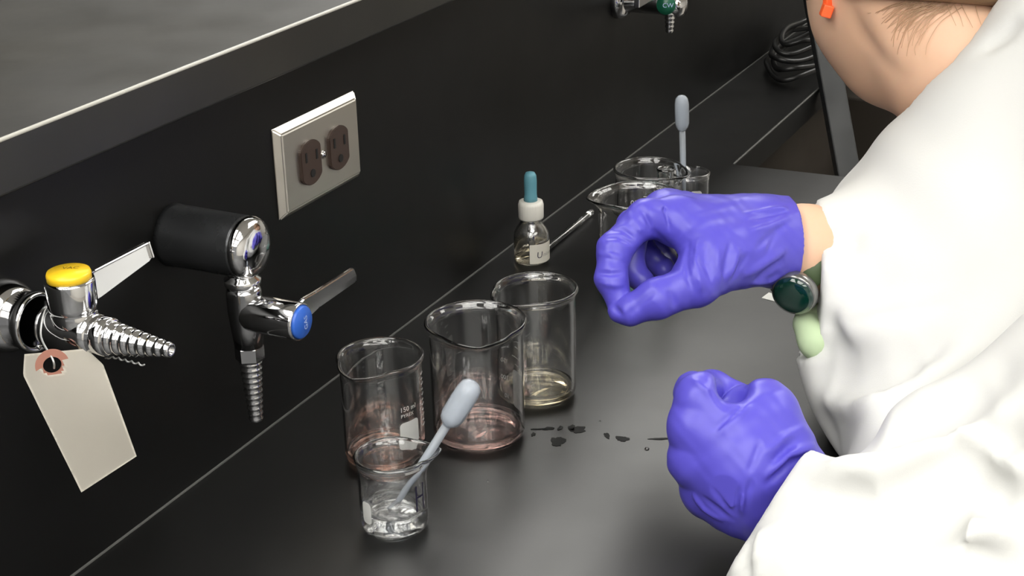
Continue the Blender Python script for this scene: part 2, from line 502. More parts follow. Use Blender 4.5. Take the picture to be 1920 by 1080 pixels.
# ============ outlet ============
t = thing('wall_outlet', (.9458, 0, .1888), 'brushed steel duplex outlet plate with brown sockets on the black riser', 'outlet')
pl = box_mesh((-.0565, -.0055, -.0355), (.0565, 0, .0355), .0)
bm = bmesh.new(); bm.from_mesh(pl)
for v in bm.verts:
    if v.co.y < -.003: v.co.x *= .90; v.co.z *= .84
bmesh.ops.bevel(bm, geom=list(bm.edges), offset=.0012, segments=2, affect='EDGES'); bm.to_mesh(pl); bm.free()
link('cover_plate', pl, 'steel', t, smooth=False)
def stadium(w, h, n=14):
    # flat sides, rounded ends - the shape of a receptacle face
    R_ = h / 2; out = []
    for s in (1, -1):
        for k in range(n + 1):
            a = (-.5 + k / n) * PI * .62 + (PI / 2 if s > 0 else -PI / 2)
            out.append((R_ * math.cos(a) * 1.0, R_ * math.sin(a)))
    return [(max(-w / 2, min(w / 2, x)), y) for x, y in out]
for sx in (-.0193, .0193):
    face = prism(stadium(.0265, .0345), 0, .0068, .0006)
    rec = link('receptacle', place(face, basis((sx, -.0015, 0), (1, 0, 0), (0, 0, 1)) @ Matrix.Rotation(0, 4, 'Z')), 'brown', t, smooth=False)
    rec.data.transform(Matrix.Identity(4))
    sl = join([box_mesh((sx - .0082, -.0088, .0018), (sx - .0062, -.0080, .0092)), box_mesh((sx + .0058, -.0088, .0010), (sx + .0078, -.0080, .0085)),
               lathe([(0, -.0002), (.0030, -.0002), (.0030, .0004), (0, .0004)], 20, (sx, -.0085, -.0082), (0, -1, 0))])
    link('slot', sl, 'blackhole', rec, smooth=False)
link('screw', lathe([(0, .0022), (.0022, .0016), (.0032, 0), (0, -.001)], 24, (0, -.0055, 0), (0, -1, 0)), 'chrome', t)

# ============ gas taps ============
def barb_profile(L, r0, r1, n):
    pr = [(0, 0), (r0 * .9, 0)]
    for k in range(n):
        z = L * k / n; r = r0 + (r1 - r0) * k / n; dz = L / n
        pr += [(r * .86, z + dz * .06), (r * 1.0, z + dz * .45), (r * 1.0, z + dz * .66), (r * .86, z + dz * .94)]
    pr += [(r1 * .9, L), (r1 * .55, L), (r1 * .5, L - .003), (0, L - .003)]
    return pr
MY = (0, -1, 0)
# tap with the blue index button, pointing down
t = thing('gas_tap', (.771, 0, .185), 'chrome gas tap with blue button, ribbed nozzle pointing down, below the outlet plate', 'tap')
link('sleeve', lathe([(0, 0), (.0212, 0), (.0208, .004), (.0205, .056), (.0200, .0585), (0, .0585)], 72, axis=MY), 'darkmetal', t)
# faceted chrome end cap
link('end_cap', lathe([(0, .056), (.0196, .056), (.0206, .0590), (.0206, .0615), (.0185, .0655), (.0120, .0682), (0, .0690)], 40, axis=MY), 'chrome', t)
c = (0, -.053, 0)
link('collar', lathe([(0, -.017), (.0098, -.017), (.0098, -.021), (.0122, -.0225), (.0122, -.0265), (.0100, -.0285), (0, -.0285)], 48, c), 'chrome', t)
link('valve_body', lathe([(0, -.028), (.0108, -.028), (.0118, -.032), (.0118, -.046), (.0108, -.058), (.0096, -.071), (0, -.071)], 48, c), 'smoked', t)
link('hex_nut', lathe([(0, -.070), (.0088, -.070), (.0098, -.0715), (.0098, -.0805), (.0088, -.082), (0, -.082)], 6, c), 'smoked', t, smooth=False)
link('nozzle', lathe([(r, -z) for r, z in barb_profile(.046, .0078, .0046, 11)], 40, (0, -.053, -.081)), 'chrome', t)
link('stem', lathe([(0, .052), (.0105, .0530), (.0124, .058), (.0128, .066), (.0128, .0945), (.0122, .0965), (.0112, .0965), (.0112, .094), (0, .094)], 56, (0, 0, -.0465), axis=MY), 'chrome', t)
b = link('index_button', lathe([(0, .094), (.0110, .094), (.0110, .0975), (.0100, .0985), (0, .0990)], 48, (0, 0, -.0465), axis=MY), 'blue', t)
tm = text_mesh('GAS', .0052); link('lettering', place(tm, Matrix.Translation((0.0030, -.0993, -.0465 - .0052)) @ basis((0, 0, 0), (0, 0, 1), (-1, 0, 0))), 'paleblue', b, smooth=False)
lv = prism([(.008, -.006), (.020, -.0062), (.030, -.0048), (.074, -.0042), (.0755, 0), (.074, .0062), (.030, .0068), (.016, .0075), (.008, .006)], 0, .0036, .0010)
place(lv, basis((0, -.0865, -.0455), (1, -.045, .035), (-.07, .15, 1)))
link('lever_handle', lv, 'chrome', t, smooth=False)

# tap with the yellow index button, nozzle pointing out
t = thing('gas_tap', (.611, 0, .1917), 'chrome gas tap with yellow top button and sideways ribbed nozzle, nearest the left edge', 'tap')
link('escutcheon', lathe([(0, 0), (.0215, 0), (.0222, .003), (.0210, .009), (.0180, .014), (.0150, .016), (0, .016)], 64, axis=MY), 'chrome', t)
link('union_nut', lathe([(0, .010), (.0165, .010), (.0165, .0225), (.0176, .024), (.0178, .0275), (.0168, .029), (.0150, .029), (.0148, .026), (0, .026)], 56, axis=MY), 'chrome', t)
link('body', lathe([(0, .026), (.0135, .026), (.0135, .045), (.0142, .050), (.0142, .058), (.0122, .066), (.0116, .071), (0, .071)], 56, axis=MY), 'chrome', t)
link('turret', lathe([(0, -.004), (.0130, -.004), (.0132, .012), (.0128, .0130), (.0136, .0140), (.0139, .0165), (.0139, .0300), (.0134, .0318), (.0124, .0318), (0, .0312)], 64, (0, -.0564, 0)), 'chrome', t)
b = link('index_button', lathe([(0, .030), (.0122, .030), (.0124, .0345), (.0118, .0362), (0, .0366)], 56, (0, -.0564, 0)), 'yellow', t)
tm = text_mesh('VAC', .0048); link('lettering', place(tm, Matrix.Translation((-.0005, -.0520, .0369)) @ basis((0, 0, 0), (.443, -.896, 0), (.896, .443, 0))), 'darkprint', b, smooth=False)
link('ferrule', lathe([(0, .070), (.0112, .070), (.0112, .0805), (.0100, .0812), (0, .0812)], 48, axis=MY), 'chrome', t)
link('nozzle', lathe(barb_profile(.042, .0100, .0038, 8), 48, (0, -.0805, 0), axis=MY), 'chrome', t)
lv = prism([(.010, -.006), (.026, -.0105), (.030, -.0105), (.077, -.0048), (.0785, -.003), (.0785, .0055), (.0765, .0068), (.034, .0060), (.026, .0045), (.010, .005)], 0, .0028, .0009)
place(lv, basis((0, -.0440, .0165), (1, -.035, .015), (0, .22, 1)))
lh = link('lever_handle', lv, 'chrome', t, smooth=False)
rail = place(join([box_mesh((.030, .0050, -.0012), (.077, .0066, .0046), .0006), box_mesh((.0768, -.004, -.0012), (.0785, .0066, .0046), .0006)]), basis((0, -.0440, .0165), (1, -.035, .015), (0, .22, 1)))
link('raised_rim', rail, 'chrome', lh, smooth=False)
link('set_screws', join([lathe([(0, 0), (.0018, 0), (.0014, .001), (0, .0012)], 12, (-.0135 * .6, -.034, -.0135 * .8 + dz), (-1, 0, -.6)) for dz in (0, .0035)]), 'chrome', t)

# green-button water tap far along the riser
t = thing('water_tap', (1.530, 0, .185), 'small chrome water tap with green button, cut by the top edge of the picture', 'tap')
link('escutcheon', lathe([(0, 0), (.020, 0), (.0195, .006), (.0150, .012), (0, .012)], 48, axis=MY), 'chrome', t)
link('body', lathe([(0, .01), (.0120, .01), (.0120, .05), (.0135, .055), (.0135, .070), (.010, .076), (0, .078)], 48, axis=MY), 'chrome', t)
link('side_arm', lathe([(0, 0), (.0125, 0), (.0125, .03), (.0100, .034), (.0100, .055), (0, .058)], 40, (0, -.062, .006), (1, .05, .12)), 'chrome', t)
link('spindle', lathe([(0, 0), (.0098, 0), (.0100, .018), (0, .019)], 40, (-.012, -.058, .004), (-1, -.45, .1)), 'chrome', t)
b = link('index_button', lathe([(0, .019), (.0098, .019), (.0098, .0225), (0, .0235)], 40, (-.012, -.058, .004), (-1, -.45, .1)), 'green', t)
tm = text_mesh('CW', .0065)
link('lettering', place(tm, basis(Vector((-.012, -.058, .004)) + Vector((-1, -.45, .1)).normalized() * .0238 + Vector((-.0016, .0035, -.0022)), (.41, -.91, 0), (0, .1, 1))), 'paleblue', b, smooth=False)
link('nozzle', lathe([(r, -z) for r, z in barb_profile(.022, .0058, .0040, 5)], 24, (-.008, -.062, -.006)), 'chrome', t)
link('lever_handle', place(box_mesh((-.10, -.003, -.005), (-.02, .003, .005), .001), Matrix.Translation((0, -.062, .022))), 'chrome', t, smooth=False)

# ============ paper tag ============
t = thing('paper_tag', (.5884, -.0575, .1830), 'blank cream paper tag hanging on a wire from the yellow-button tap', 'tag')
TG = TAGPTS
hole = Vector(TAGHOLE)
o0 = Vector((.5884, -.0575, .1830))
bm = bmesh.new()
N1, N2 = 28, 56
def bil(u, v):
    # card outline: clipped top corners, straight long edges
    A, B, Cc, D = [Vector(p) for p in TG]     # top-left, top-right, bottom-right, bottom-left
    return (A * (1 - u) + B * u) * (1 - v) + (D * (1 - u) + Cc * u) * v
grid = [[None] * (N1 + 1) for _ in range(N2 + 1)]
for j in range(N2 + 1):
    v = j / N2
    for i in range(N1 + 1):
        u = i / N1
        clip = max(0, .13 - v * .95)          # narrows towards the eyelet end
        uu = clip + u * (1 - 2 * clip)
        p = bil(uu, v)
        p += Vector((-.66, -.75, 0)) * (.0035 * math.sin(v * PI) * (u - .2) + .0012 * math.sin(v * 4.5))
        grid[j][i] = bm.verts.new(p - o0)
for j in range(N2):
    for i in range(N1):
        q = [grid[j][i], grid[j][i + 1], grid[j + 1][i + 1], grid[j + 1][i]]
        cc = sum((v.co for v in q), Vector()) / 4 + o0
        if (cc - hole).length < .0062: continue
        bm.faces.new(q)
r = bmesh.ops.solidify(bm, geom=list(bm.faces), thickness=.0004)
me = bpy.data.meshes.new('m'); bm.to_mesh(me); bm.free()
link('card', me, 'paper', t)
hp = hole - o0
ring = lathe([(.0050, -.0006), (.0092, -.0006), (.0092, .0006), (.0050, .0006)], 40, hp, (-.66, -.75, 0), closed=True)
link('eyelet', ring, 'copper', t, smooth=False)
wp = smooth_path([hp + Vector((0, -.001, -.002)), hp + Vector((-.001, -.002, .004)), (.006, .012, .012), (.0226, .016, .024), (.040, .006, .014), (.036, -.006, -.002), (.0300, -.010, -.006)], 8)
link('wire_loop', tube(wp, .0006, 8), 'wire', t)
tw = []
for k in range(61):
    s_ = k / 60; a_ = s_ * 38
    base_ = Vector((.0300, -.010, -.0075)) * (1 - s_) + Vector((.0232, -.044, -.0045)) * s_
    if s_ < .2: base_.z -= (.2 - s_) * .012
    tw.append(base_ + Vector((.0005 * math.cos(a_), 0, .0005 * math.sin(a_))))
link('twisted_end', tube(tw, .0005, 6), 'wire', t)

# ============ glassware ============
def beaker_mesh(r, h, rim, spout_az, wall=.0014, seg=160, spout=.0105):
    rb = .006
    prof = [(0, .0012), (r - rb - .002, .0008), (r - rb, 0), (r - rb * .4, .0012), (r - .0006, rb * .55), (r, rb * 1.2)]
    prof += [(r, h * k) for k in (.15, .3, .45, .6, .72)]
    prof += [(r, h - .014), (r, h - .010), (r + .0002, h - .007), (r + (rim - r) * .35, h - .0046), (rim - .0006, h - .0030), (rim, h - .0018), (rim - .0003, h - .0006), (rim - .0011, h + .0001), (rim - .0021, h), (rim - .0029, h - .0009), (rim - .0033, h - .0022)]
    ri = r - wall
    prof += [(ri + .0002, h - .0045), (ri, h - .008), (ri, h - .011), (ri, h - .014)]
    prof += [(ri, h * k) for k in (.72, .6, .45, .3, .15)]
    prof += [(ri, rb * 1.3), (ri - .0010, rb * .62), (ri - rb * .55, .0030), (ri - rb, .0024), (0, .0026)]
    def warp(x, y, z, a, rr):
        g = max(0, (z - (h - .0165)) / .0165); g = min(g, 1.05) ** 1.8
        if g > 0:
            d = (a - spout_az + PI) % (2 * PI) - PI
            e = max(0, 1 - abs(d) / .78)
            e = math.sqrt(e * e + .003) - .052 if e > 0 else 0
            e = max(e, 0)
            k = 1 + spout * g * e / rr
            x *= k; y *= k; z -= .0012 * g * e
        return x, y, z
    return lathe(prof, seg, warp=warp)

def fill_mesh(r, wall, level, seg=96):
    ri = r - wall + .00025
    return lathe([(0, .0023), (ri - .006, .0022), (ri - .003, .0029), (ri - .0008, .0044), (ri, .0078 if level > .0078 else level * .8), (ri, level), (ri - .0008, level + .0006), (ri - .0020, level), (ri * .8, level - .0003), (0, level - .0003)], seg)

def beaker(loc, r, h, rim, spout, name, label, liquid=None, level=.01, group=None, scale=1.0, marks=None):
    t = thing(name, loc, label, 'beaker', group)
    link('glass_wall', beaker_mesh(r, h, rim, spout), 'glass', t)
    if liquid: link('liquid', fill_mesh(r, .0014, level), liquid, t)
    for mk in (marks or []):
        kind = mk[0]
        if kind == 'text':
            _, s, size, az, z = mk[:5]; m = mk[5] if len(mk) > 5 else 'whiteprint'
            link('printed_text', wrap(text_mesh(s, size), r + .00012, az, z), m, t, smooth=False)
        elif kind == 'patch':
            _, w, hh, az, z = mk
            link('marking_spot', wrap(patch(w, hh, .003), r + .00012, az, z), 'whiteprint', t)
        elif kind == 'ticks':
            _, zs, az, w = mk
            ms = []
            for k, z in enumerate(zs):
                ms.append(wrap(patch(w * (1 if k % 2 == 0 else .6), .0008, .0001), r + .00012, az, z))
            link('scale_ticks', join(ms), 'whiteprint', t)
    return t

TO = math.atan2(-.435, -.88)     # azimuth that faces the photographer
# 250 ml beaker, pink
def scale250(mirror_az):
    a = mirror_az
    ms = [('text', '50', .0050, a - .02, .0165), ('text', '100', .0050, a, .0315), ('text', '150', .0050, a, .0455), ('text', '200', .0050, a, .0600),
          ('ticks', [.0675, .0600 + .002, .0535, .0455 + .002, .0390, .0315 + .002, .0245, .0165 + .002], a - .42, .0095)]
    return ms
# azimuth on the far right wall of the beaker, read through the glass from inside
A250 = 5.62 + .25
beaker((.9104, -.1497, .0004), .0342, .0925, .0372, -2.62, 'beaker', 'large glass beaker with a shallow pink solution, its spout facing the front', 'pink', .0085,
       marks=scale250(-.28) + [('patch', .020, .031, -1.02, .012)])
beaker((.8518, -.1041, .0004), .0291, .0815, .0312, 3.14, 'beaker', 'glass beaker with orange solution near the riser, half behind the small water beaker', 'orange', .0090,
       marks=[('text', '150 ml', .0052, -2.18, .0480), ('text', 'PYREX', .0038, -2.16, .0435), ('patch', .017, .019, -2.20, .0205), ('ticks', [.068, .064, .060, .056, .052, .048, .044, .040, .036, .032, .028], -1.33, .0055)])
beaker((.9881, -.1604, .0004), .0302, .0895, .0325, 2.80, 'beaker', 'glass beaker holding a thin layer of pale yellow solution, right behind the pink one', 'amber', .0085)
beaker((.7713, -.1586, .0004), .0226, .0550, .0247, -.9, 'beaker', 'smallest beaker in front, half full of clear water with a pipette leaning in it', 'water', .0165,
       marks=[('patch', .0085, .016, 2.60, .012)], )
hb = [o for o in col.objects if o.name.startswith('beaker') and abs(o.location.x - .7713) < 1e-4][0]
hl = join([wrap(patch(.0013, .0190, .0005), .02275, -1.90, .0200), wrap(patch(.0013, .0185, .0005), .02275, -1.60, .0205), wrap(patch(.0068, .0014, .0003), .02275, -1.89, .0295)])
link('handwritten_letter', hl, 'ink', hb)
beaker((1.2064, -.1553, .0004), .0342, .0925, .0372, 2.13, 'beaker', 'large glass beaker with teal solution, mostly hidden behind the raised glove', 'teal', .0085,
       marks=[('text', '200', .0070, .28, .0700), ('text', '150', .0060, .34, .0570), ('ticks', [.078, .072, .066, .060], -.02, .009)])
beaker((1.3000, -.1280, .0004), .0310, .0850, .0330, -1.75, 'beaker', 'empty glass beaker with a narrow vial standing in it, farthest along the riser', None, .01,
       marks=[('text', '100 ml', .0065, -.42, .0560)])
beaker((1.3880, -.1391, .0004), .0166, .0550, .0178, .9, 'beaker', 'tiny glass beaker at the back with an upright pipette, just above the glove', 'water', .012,
       marks=[('patch', .012, .022, -2.9, .018)])
t = thing('glass_vial', (1.3085, -.1415, .0032), 'narrow open glass vial standing inside the farthest empty beaker', 'vial')
link('glass_wall', lathe([(0, 0), (.0060, 0), (.0072, .001), (.0074, .003), (.0074, .074), (.0078, .0765), (.0086, .0785), (.0084, .0805), (.0072, .0805), (.0064, .078), (.0062, .074), (.0062, .004), (.0050, .0025), (0, .0022)], 40), 'glass', t)

# plastic transfer pipettes
def pipette(name, tip, top, label, rb=.0078, bend=0.0, length=None):
    tip = Vector(tip); top = Vector(top); ax = (top - tip); L = ax.length
    t = thing(name, tip, label, 'pipette', None)
    Rm = frame_to(ax).to_4x4()
    def bendm(me):
        for v in me.vertices:
            q = v.co.z / L
            v.co.x += bend * math.sin(PI * min(max(q, 0), 1))
        me.transform(Rm); return me
    B = .036
    s = lathe([(0, 0), (.0011, 0), (.0016, .0006), (.0024, L * .22), (.0030, L * .40), (.0030, L - B + .001), (.0022, L - B + .001), (.0022, L * .4), (.0014, .01), (0, .008)], 32)
    link('stem', bendm(s), 'ldpe', t)
    b_ = lathe([(.0030, L - B), (.0042, L - B + .0012), (rb * .86, L - B + .0040), (rb, L - B + .0080), (rb * 1.02, L - B * .5), (rb, L - .0085), (rb * .86, L - .0035), (rb * .5, L - .0008), (0, L),
                (0, L - .0010), (rb * .45, L - .0018), (rb * .78, L - .0044), (rb - .0010, L - .0088), (rb - .0009, L - B * .5), (rb - .0010, L - B + .0085), (rb * .72, L - B + .0048), (.0030, L - B + .0020), (.0021, L - B)], 40, closed=True)
    link('squeeze_bulb', bendm(b_), 'ldpe', t)
    return t
pipette('transfer_pipette', (.7752, -.1515, .0048), (.8062, -.2035, .1010), 'translucent plastic pipette leaning in the small water beaker in front', .0080, -.0012)
pipette('transfer_pipette', (1.3845, -.1330, .0045), (1.3770, -.1305, .1345), 'translucent plastic pipette standing upright in the tiny beaker at the back', .0068)

# glass rod lying along the riser
t = thing('glass_rod', (1.2575, -.0385, .0034), 'thin glass stirring rod lying on the worktop behind the dropper bottle', 'rod')
link('rod', lathe([(0, 0), (.0022, .0004), (.0030, .002), (.0030, .112), (.0034, .1145), (.0030, .1175), (0, .1180)], 24, axis=(1, .012, 0)), 'glass', t)

# dropper bottle
t = thing('dropper_bottle', (1.2370, -.0360, .0002), 'small clear dropper bottle with white label, white cap and blue rubber bulb by the riser', 'bottle')
link('glass_wall', lathe([(0, .001), (.0130, 0), (.0155, .001), (.0167, .004), (.0167, .0255), (.0160, .0300), (.0135, .0350), (.0105, .0390), (.0095, .0410), (.0095, .0455),
                          (.0080, .0455), (.0080, .0405), (.0090, .0380), (.0118, .0340), (.0145, .0290), (.0152, .0250), (.0152, .0045), (.0140, .0028), (0, .0024)], 64), 'glass', t)
link('liquid', lathe([(0, .0022), (.0138, .0026), (.01545, .0045), (.01545, .0230), (0, .0230)], 48), 'amber', t)
lab = wrap(patch(.0345, .0190, .0006, 24), .01695, -2.80, .0035)
lb = link('label', lab, 'label', t)
link('handwriting', wrap(text_mesh('U', .0088, .1), .01707, -2.42, .0090), 'ink', lb, smooth=False)
link('handwriting', wrap(text_mesh('nknown', .0056, .25), .01707, -2.02, .0098), 'fadedink', lb, smooth=False)
cap_p = [(0, .0430), (.0112, .0430), (.0118, .0445), (.0118, .0570), (.0110, .0600), (.0095, .0606), (0, .0606)]
def ribs(x, y, z, a, r):
    k = 1 + (.012 * math.cos(28 * a) if .045 < z < .058 and r > .011 else 0); return x * k, y * k, z
link('screw_cap', lathe(cap_p, 112, warp=ribs), 'cap', t)
link('rubber_bulb', lathe([(0, .060), (.0064, .060), (.0062, .0640), (.0058, .0665), (.0060, .0800), (.0056, .0850), (.0042, .0877), (0, .0888)], 40), 'bulb', t)
link('dropper_tube', lathe([(.0030, .046), (.0030, .016), (.0016, .010), (.0012, .0095), (.0012, .012), (.0022, .017), (.0022, .046)], 24, closed=True), 'glass', t)

# paper scrap under the wrist
sc = prism([(0, 0), (.016, .004), (.018, .016), (.004, .018)], 0, .0003)
tag(link('paper_scrap', place(sc, Matrix.Translation((1.2330, -.2790, .0002))), 'whiteprint', smooth=False), 'small white paper scrap on the worktop beneath the watch', 'paper')

# ============ the person ============
GLOVE_R = {'k': 0.014, 'kf': 0.004, 'kb': 0.01, 'base': [[(1.0431, -0.3388, 0.1345, 0.0276), (1.0262, -0.3206, 0.1427, 0.0247), (0.9848, -0.2737, 0.1616, 0.0157)], [(1.0431, -0.3388, 0.1345, 0.0256), (1.0057, -0.2584, 0.1589, 0.0138)], [(1.0534, -0.3355, 0.1354, 0.0228), (1.0276, -0.2521, 0.1532, 0.0123)], [(1.0571, -0.3346, 0.1319, 0.0228), (1.052, -0.2557, 0.1447, 0.0114)], [(1.0176, -0.3315, 0.1372, 0.0247), (0.9811, -0.312, 0.1421, 0.0209), (0.9537, -0.3006, 0.1329, 0.0157)], [(0.9688, -0.3045, 0.1486, 0.0162), (0.9808, -0.2841, 0.1593, 0.0143)], [(0.9957, -0.3189, 0.1411, 0.0228), (1.0021, -0.2885, 0.1505, 0.0171)], [(1.0496, -0.348, 0.1261, 0.0328), (1.0269, -0.3286, 0.1355, 0.0266)]], 'fingers': [[(0.9804, -0.273, 0.163, 0.0147), (0.9657, -0.2586, 0.1668, 0.0138), (0.9399, -0.2453, 0.1508, 0.0119), (0.9261, -0.2487, 0.1349, 0.0109), (0.9217, -0.2578, 0.1182, 0.009)], [(1.0049, -0.2567, 0.1589, 0.0138), (0.9847, -0.2413, 0.1521, 0.0119), (0.9689, -0.2447, 0.1271, 0.01), (0.9652, -0.2565, 0.1189, 0.0086)], [(1.0267, -0.2504, 0.1532, 0.0123), (1.0117, -0.2312, 0.1346, 0.0104), (1.0017, -0.2481, 0.1197, 0.0095), (0.9916, -0.2625, 0.1194, 0.0086)], [(1.0514, -0.2538, 0.1455, 0.0104), (1.0428, -0.2339, 0.1241, 0.009), (1.0316, -0.247, 0.1107, 0.0086), (1.02, -0.2587, 0.1103, 0.0076)], [(0.9625, -0.307, 0.1374, 0.0176), (0.9483, -0.3014, 0.1327, 0.0166), (0.9262, -0.2827, 0.1255, 0.0138), (0.9173, -0.266, 0.1173, 0.01), (0.9162, -0.2585, 0.1157, 0.0076)]], 'dig': [[(0.9233, -0.2948, 0.1605, 0.0076), (0.9572, -0.2663, 0.1405, 0.0114)]], 'kd': 0.008, 'cuts': [((1.0382, -0.3415, 0.1334), (0.5532, -0.8272, -0.0983))], 'folds': [([(0.9949, -0.2575, 0.1737), (0.9641, -0.2727, 0.1753), (0.9616, -0.2778, 0.163)], 0.0012, 0.0025), ([(0.9561, -0.2933, 0.1574), (0.9431, -0.2963, 0.1508), (0.9319, -0.3027, 0.1423), (0.9301, -0.3073, 0.1339)], 0.0018, 0.0034), ([(0.9541, -0.301, 0.1593), (0.9417, -0.3042, 0.1506), (0.9344, -0.3102, 0.1406), (0.9333, -0.3123, 0.1335)], 0.0018, -0.0029), ([(0.953, -0.308, 0.1588), (0.9431, -0.3106, 0.1491), (0.9395, -0.3168, 0.1378)], 0.0018, 0.0034), ([(0.9551, -0.3149, 0.1583), (0.9475, -0.3179, 0.1467), (0.9468, -0.3211, 0.1357)], 0.002, -0.0027), ([(0.9625, -0.3218, 0.1594), (0.9535, -0.3222, 0.1491), (0.9489, -0.3218, 0.1389)], 0.0018, 0.0032), ([(0.9637, -0.3273, 0.1539), (0.9578, -0.3269, 0.1462), (0.9534, -0.3249, 0.1369)], 0.002, -0.0027), ([(0.9675, -0.3319, 0.1493), (0.9598, -0.3287, 0.1415), (0.955, -0.3259, 0.1353)], 0.0018, 0.0029), ([(1.0246, -0.3418, 0.1674), (1.0124, -0.3319, 0.1685), (0.9986, -0.3208, 0.1692)], 0.0016, -0.0025), ([(1.0214, -0.344, 0.1656), (1.0063, -0.334, 0.1661), (0.9904, -0.3256, 0.1671)], 0.0018, 0.0027), ([(1.0143, -0.3456, 0.1626), (0.996, -0.3374, 0.1618), (0.9817, -0.3305, 0.1629)], 0.0025, -0.0034), ([(1.0073, -0.3456, 0.1591), (0.989, -0.3399, 0.1567), (0.9763, -0.3365, 0.1528)], 0.0018, 0.0029), ([(0.9977, -0.3492, 0.145), (0.9822, -0.3427, 0.1417), (0.9673, -0.3325, 0.1357)], 0.003, -0.0042), ([(0.995, -0.3488, 0.1379), (0.9858, -0.3438, 0.1345), (0.9777, -0.337, 0.1285)], 0.0025, 0.005), ([(0.998, -0.3462, 0.1243), (0.9924, -0.3402, 0.1222), (0.9784, -0.335, 0.125)], 0.0025, -0.0038), ([(1.0021, -0.3434, 0.1585), (0.9921, -0.3429, 0.154), (0.9833, -0.3421, 0.1491)], 0.0018, 0.0025), ([(0.9545, -0.2602, 0.1767), (0.9527, -0.2678, 0.1647), (0.9687, -0.2737, 0.148)], 0.0016, 0.0029), ([(0.9525, -0.2511, 0.1742), (0.9466, -0.2615, 0.1658), (1.0047, -0.2551, 0.1281)], 0.0022, -0.0027), ([(0.9397, -0.2425, 0.1647), (0.9405, -0.2501, 0.1663), (0.9411, -0.2591, 0.1607)], 0.0015, 0.0038), ([(0.9334, -0.2412, 0.1616), (0.9353, -0.2503, 0.1627), (0.9388, -0.2588, 0.1572)], 0.0015, 0.0027), ([(0.9275, -0.2386, 0.1515), (0.9258, -0.2484, 0.1524), (0.9297, -0.2567, 0.1492)], 0.0016, -0.0021), ([(0.9178, -0.2419, 0.141), (0.9168, -0.2523, 0.1422), (0.923, -0.2587, 0.1417)], 0.0016, 0.0036), ([(0.9143, -0.2454, 0.1357), (0.9147, -0.2543, 0.1351), (0.9195, -0.2602, 0.1342)], 0.0016, -0.0021), ([(0.907, -0.2702, 0.1191), (0.9112, -0.2781, 0.1286), (0.9157, -0.2859, 0.136)], 0.0022, 0.0021), ([(0.9206, -0.2977, 0.1243), (0.9202, -0.2966, 0.1301), (0.9203, -0.2937, 0.1355)], 0.002, 0.0025), ([(0.9103, -0.257, 0.1214), (0.9065, -0.2645, 0.1183)], 0.002, 0.0029)], 'waves': [(260, 190, 230, 0.4, 0.0002), (480, -320, 410, 1.9, 0.0001)], 'hollow': [([(1.0401, -0.3335, 0.129, 0.0247), (1.0678, -0.3809, 0.122, 0.0342)], 0)]}
